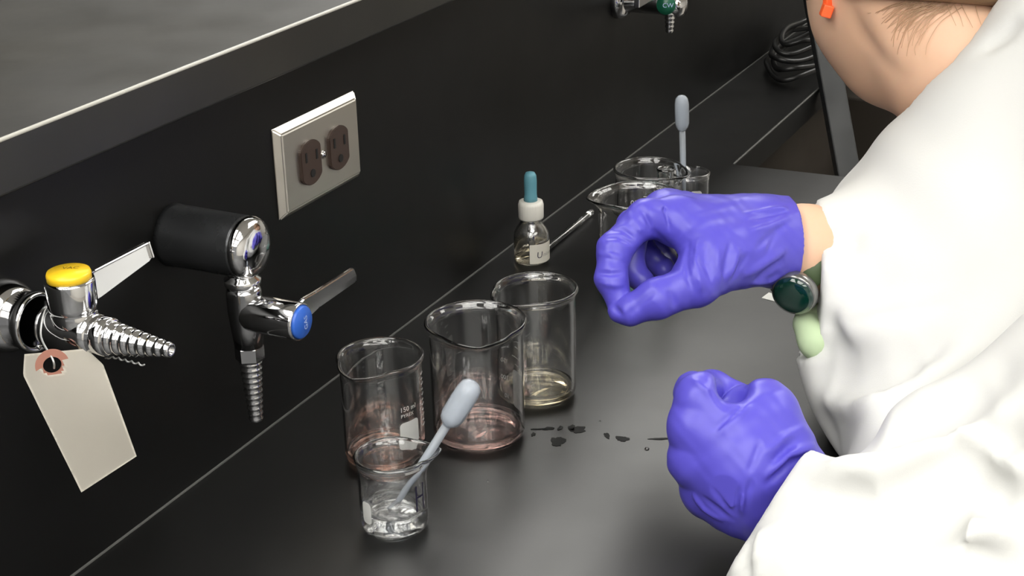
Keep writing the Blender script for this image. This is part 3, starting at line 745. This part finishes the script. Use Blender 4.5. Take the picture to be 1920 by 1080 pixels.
GLOVE_L = {'k': 0.014, 'kf': 0.004, 'kb': 0.009, 'base': [[(0.8321, -0.4022, 0.0511, 0.0264), (0.8194, -0.3839, 0.0816, 0.0215), (0.8194, -0.3548, 0.1129, 0.0142)], [(0.8321, -0.4022, 0.0511, 0.0264), (0.8156, -0.382, 0.0756, 0.0234), (0.8105, -0.3523, 0.0968, 0.0142)], [(0.8316, -0.4024, 0.0496, 0.0254), (0.816, -0.3787, 0.0673, 0.0225), (0.809, -0.3533, 0.0748, 0.0142)], [(0.8345, -0.4017, 0.044, 0.0244), (0.8195, -0.3781, 0.0502, 0.0205), (0.816, -0.3591, 0.0506, 0.0132)], [(0.8363, -0.4033, 0.0587, 0.0254), (0.8371, -0.3973, 0.0795, 0.0205), (0.8423, -0.3894, 0.099, 0.0171)], [(0.8294, -0.3801, 0.0943, 0.0195), (0.8247, -0.3678, 0.0977, 0.0176)], [(0.8361, -0.4073, 0.0464, 0.0283), (0.8455, -0.4259, 0.0285, 0.0274)]], 'fingers': [[(0.8205, -0.3524, 0.1129, 0.0142), (0.8352, -0.3436, 0.1081, 0.0122), (0.866, -0.3445, 0.0969, 0.0112), (0.867, -0.3623, 0.0924, 0.0103)], [(0.8107, -0.3522, 0.0974, 0.0142), (0.8384, -0.3395, 0.0814, 0.0122), (0.8661, -0.3452, 0.0711, 0.0107), (0.8599, -0.3634, 0.0761, 0.0098)], [(0.8076, -0.3538, 0.0763, 0.0137), (0.8347, -0.3436, 0.0565, 0.0117), (0.8542, -0.3518, 0.0512, 0.0107), (0.8538, -0.366, 0.0604, 0.0098)], [(0.8119, -0.3605, 0.0531, 0.0127), (0.8271, -0.3564, 0.0391, 0.0117), (0.843, -0.3599, 0.0314, 0.0107), (0.8502, -0.375, 0.0429, 0.0098)], [(0.8423, -0.3894, 0.099, 0.0171), (0.8469, -0.385, 0.1011, 0.0161), (0.8588, -0.3685, 0.0936, 0.0117), (0.8498, -0.3635, 0.0923, 0.0103)]], 'dig': [[(0.8092, -0.3762, 0.1312, 0.0059), (0.8407, -0.3654, 0.1089, 0.0098)]], 'kd': 0.01, 'folds': [([(0.8131, -0.3506, 0.128), (0.8104, -0.3602, 0.1253), (0.81, -0.369, 0.1176)], 0.0022, -0.0025), ([(0.8117, -0.358, 0.1271), (0.8102, -0.3637, 0.1218), (0.8088, -0.3722, 0.1152)], 0.0015, 0.0025), ([(0.7987, -0.37, 0.1052), (0.8065, -0.3771, 0.1119), (0.8161, -0.3811, 0.1147)], 0.0015, 0.0021), ([(0.8207, -0.3839, 0.1156), (0.8086, -0.3814, 0.1118), (0.7981, -0.3736, 0.1037)], 0.0022, -0.0019), ([(0.8209, -0.4131, 0.0946), (0.8024, -0.4059, 0.0896)], 0.0022, 0.0042), ([(0.8359, -0.4215, 0.0872), (0.8133, -0.4123, 0.091), (0.7968, -0.4046, 0.0832)], 0.0025, -0.0038), ([(0.8377, -0.4145, 0.0977), (0.8164, -0.4076, 0.0993), (0.8007, -0.4012, 0.0948)], 0.002, -0.0021), ([(0.8303, -0.4223, 0.0847), (0.8105, -0.4133, 0.0861), (0.7962, -0.405, 0.0781)], 0.002, 0.0038), ([(0.8029, -0.397, 0.1), (0.7955, -0.3964, 0.0928), (0.7909, -0.3949, 0.0858)], 0.0018, 0.0021), ([(0.7865, -0.3735, 0.0722), (0.7862, -0.3789, 0.0663), (0.7892, -0.3866, 0.0555)], 0.0018, 0.0034), ([(0.786, -0.377, 0.077), (0.7859, -0.3829, 0.0693), (0.7883, -0.3877, 0.06)], 0.0022, -0.0029), ([(0.7867, -0.3901, 0.076), (0.7869, -0.3887, 0.0664), (0.7895, -0.3881, 0.0557)], 0.002, 0.0038), ([(0.7875, -0.3932, 0.0727), (0.7884, -0.3922, 0.0647), (0.7903, -0.3912, 0.056)], 0.0022, -0.0029), ([(0.7899, -0.3675, 0.0616), (0.7885, -0.3767, 0.0572), (0.7902, -0.3847, 0.0508)], 0.002, 0.0027), ([(0.7939, -0.3593, 0.0594), (0.7929, -0.3667, 0.0523), (0.7914, -0.3776, 0.0483)], 0.002, -0.0025), ([(0.7904, -0.3969, 0.0811), (0.7886, -0.3946, 0.0706), (0.7903, -0.3928, 0.0583)], 0.0018, 0.0023)], 'waves': [(230, 170, 200, 0.9, 0.0002), (420, -300, 380, 0.3, 0.0001)]}
BODY = {'k': 0.025, 'kf': 0.01, 'kb': 0.01, 'base': [[(1.2359, -0.363, 0.2984, 0.056), (1.2207, -0.4124, 0.2384, 0.056), (1.2009, -0.4734, 0.1823, 0.07)], [(1.2494, -0.3411, 0.2601, 0.046), (1.2489, -0.359, 0.2268, 0.038), (1.2455, -0.4044, 0.2223, 0.036)], [(1.2494, -0.3411, 0.2601, 0.046), (1.3065, -0.3025, 0.281, 0.035)], [(1.0281, -0.3162, 0.1344, 0.0199), (1.0481, -0.3464, 0.1272, 0.028), (1.0892, -0.3917, 0.1142, 0.0342), (1.22, -0.58, 0.16, 0.045), (1.27, -0.62, 0.17, 0.05)], [(0.8311, -0.4001, 0.0511, 0.0195), (0.8263, -0.4305, 0.0459, 0.0254), (0.8454, -0.5375, 0.0851, 0.0352), (0.93, -0.66, 0.2, 0.05)], [(1.12, -0.62, 0.2, 0.1), (1.12, -0.86, 0.1, 0.11), (1.12, -0.98, -0.1, 0.13)], [(1.2, -0.98, -0.12, 0.09), (1.21, -0.95, -0.48, 0.06), (1.21, -1.0, -0.84, 0.04)], [(1.04, -0.98, -0.12, 0.09), (1.03, -0.95, -0.48, 0.06), (1.03, -1.0, -0.84, 0.04)]], 'balls': [(1.2613, -0.3587, 0.3311, 0.076, 0.092, 0.1, -0.6, -0.5)], 'folds': [([(1.1855, -0.3346, 0.2806), (1.1862, -0.3458, 0.2573), (1.1761, -0.3652, 0.2406), (1.1628, -0.3895, 0.2296)], 0.006, 0.0028), ([(1.1785, -0.3494, 0.284), (1.1755, -0.3639, 0.2613), (1.163, -0.3883, 0.2459)], 0.012, -0.002)]}
COAT = {'k': 0.045, 'kf': 0.01, 'kb': 0.02, 'base': [[(1.2532, -0.4581, 0.129, 0.056), (1.1772, -0.383, 0.0999, 0.047)], [(1.1772, -0.383, 0.0999, 0.047), (1.1494, -0.3738, 0.0895, 0.042)], [(1.22, -0.6, 0.15, 0.075), (1.0901, -0.3922, 0.1032, 0.0513), (1.0588, -0.3603, 0.1078, 0.0475)], [(1.0723, -0.4096, 0.0549, 0.045), (1.0249, -0.3929, 0.0497, 0.021)], [(1.1937, -0.501, 0.2666, 0.05), (1.1744, -0.477, 0.1996, 0.04)], [(1.1876, -0.524, 0.2287, 0.085), (1.1448, -0.4802, 0.1332, 0.1)], [(1.1733, -0.4955, 0.1256, 0.125), (1.0486, -0.4908, 0.0463, 0.1), (1.0126, -0.4463, 0.0434, 0.06)], [(1.12, -0.62, 0.2, 0.125), (1.12, -0.86, 0.1, 0.13), (1.12, -0.99, -0.1, 0.17), (1.12, -1.02, -0.4, 0.19)], [(0.9994, -0.4482, 0.0394, 0.05), (0.9274, -0.4478, 0.0416, 0.036)], [(0.95, -0.66, 0.22, 0.08), (0.858, -0.5795, 0.0918, 0.083), (0.8334, -0.5097, 0.0516, 0.0703), (0.8237, -0.4521, 0.0298, 0.0488)], [(0.7927, -0.4731, 0.0296, 0.0537), (0.775, -0.4268, 0.0165, 0.0342)], [(0.8017, -0.5089, 0.0229, 0.0782), (0.8053, -0.4566, 0.0363, 0.0586)]], 'localcuts': [((1.0418, -0.3622, 0.1186), (-0.352, 0.936, 0.0028), (1.0462, -0.346, 0.1457), 0.095), ((0.0, 0.0, 0.001), (0.0, 0.0, -1.0), (0.82, -0.46, -0.1), 0.19), ((0.0, 0.0, 0.001), (0.0, 0.0, -1.0), (1.0, -0.52, -0.1), 0.17), ((0.8117, -0.4013, 0.0464), (0.0465, 0.9187, 0.3922), (0.8116, -0.3908, 0.0575), 0.085)], 'hollow': [([(1.0454, -0.3396, 0.1188, 0.0328), (1.0604, -0.3614, 0.115, 0.0328)], 0), ([(0.8231, -0.3766, 0.0593, 0.0391), (0.8225, -0.4286, 0.04, 0.0391)], 0), ([(1.2359, -0.363, 0.2984, 0.062), (1.2162, -0.4143, 0.227, 0.063)], 0)], 'folds': [([(0.9985, -0.3805, 0.0911), (0.9825, -0.4053, 0.0981), (0.9794, -0.4274, 0.1093), (0.9835, -0.4473, 0.119)], 0.0103, -0.0114), ([(1.0341, -0.3643, 0.0541), (0.9832, -0.3909, 0.085), (0.9724, -0.4083, 0.0928)], 0.0069, 0.0076), ([(0.9757, -0.3864, 0.0669), (0.954, -0.4104, 0.0788), (0.9466, -0.4333, 0.0897), (0.957, -0.4599, 0.1019)], 0.0149, 0.0456), ([(0.9648, -0.3902, 0.0541), (0.9299, -0.4347, 0.0803), (0.9476, -0.4644, 0.0945), (0.9676, -0.4932, 0.1106)], 0.0115, -0.0171), ([(0.9665, -0.3914, 0.0243), (0.8109, -0.4504, 0.113), (0.8125, -0.4741, 0.1242), (0.8154, -0.4964, 0.1394), (0.8253, -0.5194, 0.1579)], 0.0161, 0.0532), ([(0.7843, -0.4412, 0.1015), (0.7816, -0.4705, 0.111), (0.7889, -0.5003, 0.1268), (0.7994, -0.5254, 0.1463)], 0.0115, -0.0152), ([(0.7666, -0.4421, 0.0919), (0.7625, -0.454, 0.0935), (0.7629, -0.4642, 0.0975), (0.7654, -0.4752, 0.1022)], 0.0126, 0.038), ([(0.7532, -0.4555, 0.0853), (0.7564, -0.4721, 0.0944), (0.7688, -0.4916, 0.1093)], 0.0115, -0.0114), ([(0.7439, -0.4705, 0.0789), (0.7519, -0.4851, 0.0933), (0.7647, -0.5042, 0.1094), (0.7763, -0.5178, 0.1231), (0.7874, -0.5264, 0.1359)], 0.0196, 0.0532), ([(0.7944, -0.5256, 0.1422), (0.7718, -0.5224, 0.1199), (0.7551, -0.5217, 0.1023), (0.7365, -0.5196, 0.0799)], 0.0046, 0.0152), ([(0.7935, -0.5302, 0.1436), (0.7718, -0.5274, 0.1211), (0.7555, -0.526, 0.1032), (0.738, -0.5249, 0.0804)], 0.008, -0.0152), ([(0.7883, -0.5297, 0.1388), (0.7861, -0.537, 0.1395), (0.7858, -0.5465, 0.143)], 0.008, 0.0171), ([(0.7784, -0.5296, 0.1287), (0.7775, -0.5395, 0.1301), (0.7794, -0.5484, 0.1351)], 0.0115, -0.0095), ([(0.7678, -0.5308, 0.1174), (0.7668, -0.5386, 0.1165), (0.7657, -0.5487, 0.1146)], 0.0115, 0.0209), ([(0.7576, -0.5316, 0.1051), (0.7582, -0.5427, 0.1042), (0.7606, -0.5532, 0.1055)], 0.0115, -0.0095), ([(0.7437, -0.5261, 0.0884), (0.7446, -0.5344, 0.0867), (0.7448, -0.5416, 0.0835)], 0.0092, 0.019), ([(0.7706, -0.4379, 0.0923), (0.768, -0.4265, 0.084), (0.7681, -0.4142, 0.0738), (0.7662, -0.4074, 0.066)], 0.0034, 0.0114), ([(0.7662, -0.4074, 0.066), (0.7587, -0.4064, 0.0574), (0.7473, -0.4093, 0.045)], 0.0034, 0.0152), ([(0.7615, -0.4115, 0.0661), (0.7543, -0.411, 0.0575), (0.7453, -0.4138, 0.0463)], 0.0046, -0.0057), ([(0.7525, -0.4378, 0.076), (0.7435, -0.459, 0.0727), (0.7363, -0.4732, 0.0675)], 0.0138, 0.0152), ([(1.0355, -0.3665, 0.1523), (1.0296, -0.3727, 0.1472), (1.0241, -0.3785, 0.1407)], 0.0069, 0.019), ([(1.036, -0.3819, 0.1504), (1.0267, -0.3799, 0.1433), (1.021, -0.378, 0.137)], 0.0057, -0.0095), ([(1.0358, -0.3878, 0.1493), (1.0288, -0.3862, 0.1435), (1.0233, -0.3842, 0.1379)], 0.0069, 0.0152), ([(1.0027, -0.3771, 0.0949), (0.9918, -0.3881, 0.0911), (0.9783, -0.4012, 0.091)], 0.0092, 0.0152), ([(0.9976, -0.4365, 0.1233), (1.0013, -0.4564, 0.1331), (1.0042, -0.4797, 0.1435)], 0.0138, 0.0057), ([(1.1386, -0.4463, 0.2631), (1.1367, -0.4605, 0.2745), (1.1373, -0.472, 0.2868)], 0.0069, 0.0076), ([(0.8033, -0.4216, 0.0952), (0.7595, -0.4002, 0.0499), (0.7547, -0.3967, 0.0361)], 0.0034, -0.0057)], 'waves': [(26, 18, 31, 0.4, 0.0022), (47, -39, 52, 2.1, 0.001)]}
SHIRT = {'k': 0.012, 'kf': 0.01, 'kb': 0.01, 'base': [[(1.0185, -0.3606, 0.083, 0.0086), (1.0091, -0.3725, 0.0748, 0.0104), (1.0329, -0.3869, 0.0485, 0.0123)], [(1.0379, -0.36, 0.0759, 0.0128), (1.0388, -0.3715, 0.0655, 0.0171), (1.0566, -0.3868, 0.0746, 0.0285)]]}
HAIR = {'k': 0.02, 'kf': 0.01, 'kb': 0.01, 'balls': [(1.2513, -0.3707, 0.3411, 0.09, 0.106, 0.113, -0.6, -0.5)], 'base': [[(1.2598, -0.3594, 0.3272, 0.095), (1.2341, -0.3853, 0.3093, 0.062)], [(1.2341, -0.3853, 0.3093, 0.062), (1.2125, -0.413, 0.2981, 0.044)]], 'cuts': [((1.186, -0.398, 0.2838), (-0.289, -0.029, -0.9573))]}
BOX_GR = ((0.9013, -0.3868, 0.0873), (1.0884, -0.2148, 0.1866))
BOX_GL = ((0.7862, -0.4593, -0.0048), (0.8832, -0.3213, 0.1331))
BOX_B = ((0.7909, -1.12, -0.89), (1.3713, -0.2487, 0.4411))
BOX_C = ((0.7036, -1.23, -0.61), (1.33, -0.2928, 0.345))
BOX_S = ((0.9886, -0.4253, 0.0262), (1.0951, -0.3372, 0.1131))
BOX_H = ((1.1233, -0.4987, 0.2131), (1.3793, -0.2427, 0.4691))
WISPS = [[(1.1708, -0.3833, 0.2882), (1.1719, -0.3723, 0.2823), (1.1732, -0.3656, 0.275)], [(1.1713, -0.395, 0.289), (1.1701, -0.3821, 0.2802), (1.1703, -0.3746, 0.2715), (1.1722, -0.3687, 0.2632)], [(1.1714, -0.401, 0.2874), (1.1691, -0.3884, 0.2789), (1.1682, -0.382, 0.2705), (1.1667, -0.3792, 0.2585)], [(1.1723, -0.4066, 0.2877), (1.1678, -0.3935, 0.2776), (1.1664, -0.3859, 0.2672), (1.1644, -0.3834, 0.2533)], [(1.1705, -0.3914, 0.2869), (1.1707, -0.3798, 0.2819), (1.1714, -0.3714, 0.273)], [(1.171, -0.4032, 0.2857), (1.169, -0.3902, 0.2811), (1.1692, -0.3807, 0.2743), (1.1711, -0.3708, 0.2661)], [(1.1717, -0.4089, 0.2852), (1.1658, -0.3956, 0.2722), (1.1633, -0.3893, 0.2581), (1.1621, -0.3883, 0.2481)], [(1.1706, -0.3973, 0.2861), (1.168, -0.3851, 0.2729), (1.1673, -0.3803, 0.2637)], [(1.1748, -0.4179, 0.286), (1.1715, -0.4231, 0.2792), (1.1681, -0.4267, 0.2723)], [(1.1705, -0.3835, 0.2863), (1.1739, -0.3632, 0.2779), (1.1759, -0.3589, 0.2747)], [(1.1707, -0.3881, 0.2878), (1.1699, -0.3796, 0.2768), (1.1704, -0.3736, 0.269)], [(1.1706, -0.4053, 0.284), (1.1674, -0.3898, 0.2754), (1.1664, -0.3841, 0.2651), (1.1651, -0.3822, 0.2554)], [(1.1715, -0.3766, 0.2857), (1.1733, -0.3653, 0.2794), (1.1759, -0.3593, 0.2732)], [(1.1709, -0.3906, 0.2885), (1.1712, -0.3779, 0.2841), (1.1717, -0.3708, 0.2745)], [(1.1717, -0.3961, 0.2903), (1.17, -0.3876, 0.2847), (1.17, -0.3795, 0.2775)], [(1.1708, -0.3901, 0.2882), (1.1709, -0.3766, 0.2804), (1.1725, -0.3676, 0.2713), (1.1757, -0.3614, 0.2632)], [(1.1712, -0.4001, 0.2872), (1.1693, -0.3903, 0.2822), (1.1694, -0.3792, 0.2732), (1.1684, -0.3769, 0.2633)], [(1.1727, -0.4061, 0.289), (1.1689, -0.3938, 0.2811), (1.1662, -0.3898, 0.2713), (1.1666, -0.3827, 0.2642)], [(1.1703, -0.3973, 0.2853), (1.1699, -0.3807, 0.2781), (1.1692, -0.3781, 0.2703), (1.1685, -0.3745, 0.2572)], [(1.1725, -0.408, 0.2876), (1.1689, -0.3927, 0.2809), (1.1675, -0.3869, 0.272), (1.1639, -0.3881, 0.2591)], [(1.1741, -0.4149, 0.2875), (1.1681, -0.4025, 0.2787), (1.1649, -0.398, 0.2706), (1.1626, -0.3948, 0.2624)], [(1.1719, -0.4006, 0.2891), (1.1682, -0.3882, 0.2756), (1.1687, -0.3779, 0.2672), (1.1672, -0.3766, 0.2529)], [(1.1742, -0.4136, 0.2883), (1.1678, -0.4003, 0.278), (1.164, -0.3932, 0.2662), (1.1622, -0.3918, 0.2561)], [(1.177, -0.4202, 0.2882), (1.1683, -0.4051, 0.2788), (1.1634, -0.4001, 0.2669), (1.1609, -0.3969, 0.2573)], [(1.1707, -0.3871, 0.288), (1.1713, -0.3741, 0.2796), (1.1733, -0.3654, 0.2722)], [(1.1716, -0.3984, 0.2891), (1.1696, -0.3866, 0.2829), (1.169, -0.3804, 0.2727)], [(1.172, -0.4025, 0.2886), (1.1692, -0.3934, 0.2822), (1.1686, -0.3849, 0.2752)], [(1.1698, -0.3997, 0.2835), (1.1695, -0.3843, 0.2786), (1.1709, -0.374, 0.275), (1.1741, -0.3646, 0.264)], [(1.1715, -0.411, 0.284), (1.1687, -0.3977, 0.2804), (1.1678, -0.3883, 0.2741), (1.168, -0.3791, 0.2652)], [(1.1742, -0.4151, 0.2876), (1.1698, -0.4022, 0.2829), (1.1666, -0.3943, 0.2744), (1.1673, -0.3835, 0.2681)], [(1.1712, -0.4047, 0.2858), (1.1673, -0.3879, 0.2722), (1.1653, -0.3817, 0.2554), (1.1649, -0.3807, 0.2479)], [(1.1726, -0.4163, 0.284), (1.1648, -0.4025, 0.271), (1.1613, -0.3944, 0.2568), (1.1604, -0.3952, 0.2499)], [(1.1756, -0.4226, 0.2846), (1.1667, -0.4104, 0.2748), (1.1608, -0.4035, 0.2599), (1.1587, -0.4029, 0.2513)], [(1.1701, -0.3901, 0.2853), (1.1689, -0.3789, 0.2702), (1.1694, -0.3741, 0.2629)], [(1.1713, -0.404, 0.2862), (1.1661, -0.3937, 0.2725), (1.1657, -0.3869, 0.2657)], [(1.1722, -0.4107, 0.2856), (1.1654, -0.4002, 0.2723), (1.1639, -0.3934, 0.2657)], [(1.1731, -0.4125, 0.2866), (1.17, -0.4174, 0.279), (1.1673, -0.4215, 0.2729)], [(1.1768, -0.4222, 0.2866), (1.1738, -0.4273, 0.2797), (1.1701, -0.4332, 0.2718)], [(1.1807, -0.4319, 0.2854), (1.1765, -0.4355, 0.2783), (1.1725, -0.4398, 0.2717)], [(1.1712, -0.3782, 0.285), (1.1768, -0.3564, 0.2753), (1.1782, -0.353, 0.2744)], [(1.1708, -0.3886, 0.2883), (1.1724, -0.3692, 0.2807), (1.1736, -0.3644, 0.2774)], [(1.1709, -0.3959, 0.2876), (1.1704, -0.3781, 0.2784), (1.1712, -0.374, 0.2782)], [(1.1705, -0.3843, 0.2863), (1.171, -0.3738, 0.2753), (1.1725, -0.3674, 0.2693)], [(1.1704, -0.3952, 0.286), (1.1692, -0.387, 0.2788), (1.1685, -0.379, 0.2677)], [(1.1716, -0.4029, 0.2874), (1.1684, -0.3942, 0.2797), (1.1671, -0.389, 0.2721)], [(1.1699, -0.3987, 0.2838), (1.1686, -0.3822, 0.2728), (1.1684, -0.3768, 0.2627), (1.1672, -0.3766, 0.253)], [(1.1708, -0.4121, 0.2822), (1.167, -0.3957, 0.2758), (1.1647, -0.3902, 0.2647), (1.163, -0.3884, 0.2549)], [(1.1733, -0.4163, 0.2852), (1.1677, -0.4027, 0.2778), (1.1631, -0.3971, 0.2652), (1.1614, -0.3959, 0.2586)]]
EAR = [(1.1975, -0.316, 0.2834), (1.1948, -0.3171, 0.2765), (1.1921, -0.3174, 0.2704)]
RING_C = (1.0507, -0.355, 0.1159)
RING_N = (0.0895, -0.7652, -0.6348)
FACE_C = (1.0072, -0.356, 0.1109)
FACE_N = (-0.9862, 0.0187, -0.1647)
FACE_X = (0.0895, -0.7652, -0.6348)
def organic(name, G, box, h, m, parent=None, smooth_it=1):
    V, Q = surface_net(G, box[0], box[1], h)
    me = mesh_from(V, Q)
    if smooth_it:
        bm = bmesh.new(); bm.from_mesh(me)
        for _ in range(smooth_it):
            bmesh.ops.smooth_vert(bm, verts=bm.verts, factor=.5, use_axis_x=True, use_axis_y=True, use_axis_z=True)
        bm.to_mesh(me); bm.free()
    return link(name, me, m, parent)

person = organic('person', BODY, BOX_B, .005, 'skin')
tag(person, 'person in a white lab coat leaning over the worktop, violet gloves, coral earring, green watch', 'person')
organic('lab_coat', COAT, BOX_C, .0042, 'cloth', person)
organic('glove', GLOVE_R, BOX_GR, .0011, 'glove', person)
organic('glove', GLOVE_L, BOX_GL, .0011, 'glove', person)
organic('shirt_cuff', SHIRT, BOX_S, .003, 'shirt', person)
organic('hair', HAIR, BOX_H, .004, 'hair', person)
link('hair_wisps', join([tube(smooth_path(s, 6), .0003, 5, rend=.0001) for s in WISPS]), 'strand', person)
ea = [Vector(p) for p in EAR]
er = link('earring', join([tube(ea[:2], .0008, 8), place(box_mesh((-.0042, -.0042, -.0050), (.0042, .0042, .0050), .0012), Matrix.Translation(ea[2]) @ Matrix.Rotation(.5, 4, 'Z') @ Matrix.Rotation(.3, 4, 'X')),
                           place(box_mesh((-.0030, -.0030, -.0030), (.0030, .0030, .0030), .0010), Matrix.Translation(ea[1]) @ Matrix.Rotation(.9, 4, 'Z'))]), 'coral', person, smooth=False)
er['label'] = 'coral cube drop earring'
# wristwatch: strap round the wrist, domed dark green face
rn = Vector(RING_N); rc = Vector(RING_C)
strap = lathe([(.0335, -.0095), (.0340, -.009), (.0345, 0), (.0340, .009), (.0335, .0095), (.0320, .009), (.0325, 0), (.0320, -.009)], 72, rc, rn, closed=True)
wt_ = link('wristwatch', strap, 'olive', person)
fc = Vector(FACE_C); fn = Vector(FACE_N)
cs = link('watch_case', lathe([(0, -.006), (.0130, -.006), (.0162, -.003), (.0168, .001), (.0160, .004), (.0152, .0048), (0, .0048)], 56, fc, fn), 'watchcase', wt_)
link('watch_face', place(lathe([(0, .004), (.0149, .004), (.0145, .0060), (.0117, .0074), (.006, .0082), (0, .0085)], 56, (0, 0, 0)), Matrix.Translation(fc) @ frame_to(fn).to_4x4()), 'watchglass', wt_)
# trousers and shoes of the standing figure
TR = {'k': .03, 'kf': .01, 'kb': .01, 'base': [[(1.12, -.98, -.12, .15), (1.21, -.97, -.2, .11), (1.21, -.95, -.48, .085), (1.21, -1.0, -.82, .07)], [(1.12, -.98, -.12, .15), (1.03, -.97, -.2, .11), (1.03, -.95, -.48, .085), (1.03, -1.0, -.82, .07)]]}
organic('trousers', TR, ((.86, -1.2, -.93), (1.4, -.75, .08)), .009, 'trousers', person)
for sx in (1.21, 1.03):
    SH = {'k': .02, 'kf': .01, 'kb': .01, 'base': [[(sx, -1.03, -.87, .036), (sx, -.93, -.872, .036), (sx, -.85, -.88, .027)], [(sx, -1.0, -.83, .04), (sx, -1.0, -.87, .036)]], 'cuts': [((0, 0, -.908), (0, 0, -1))]}
    organic('shoe', SH, ((sx - .07, -1.09, -.93), (sx + .07, -.8, -.77)), .005, 'cable', person)
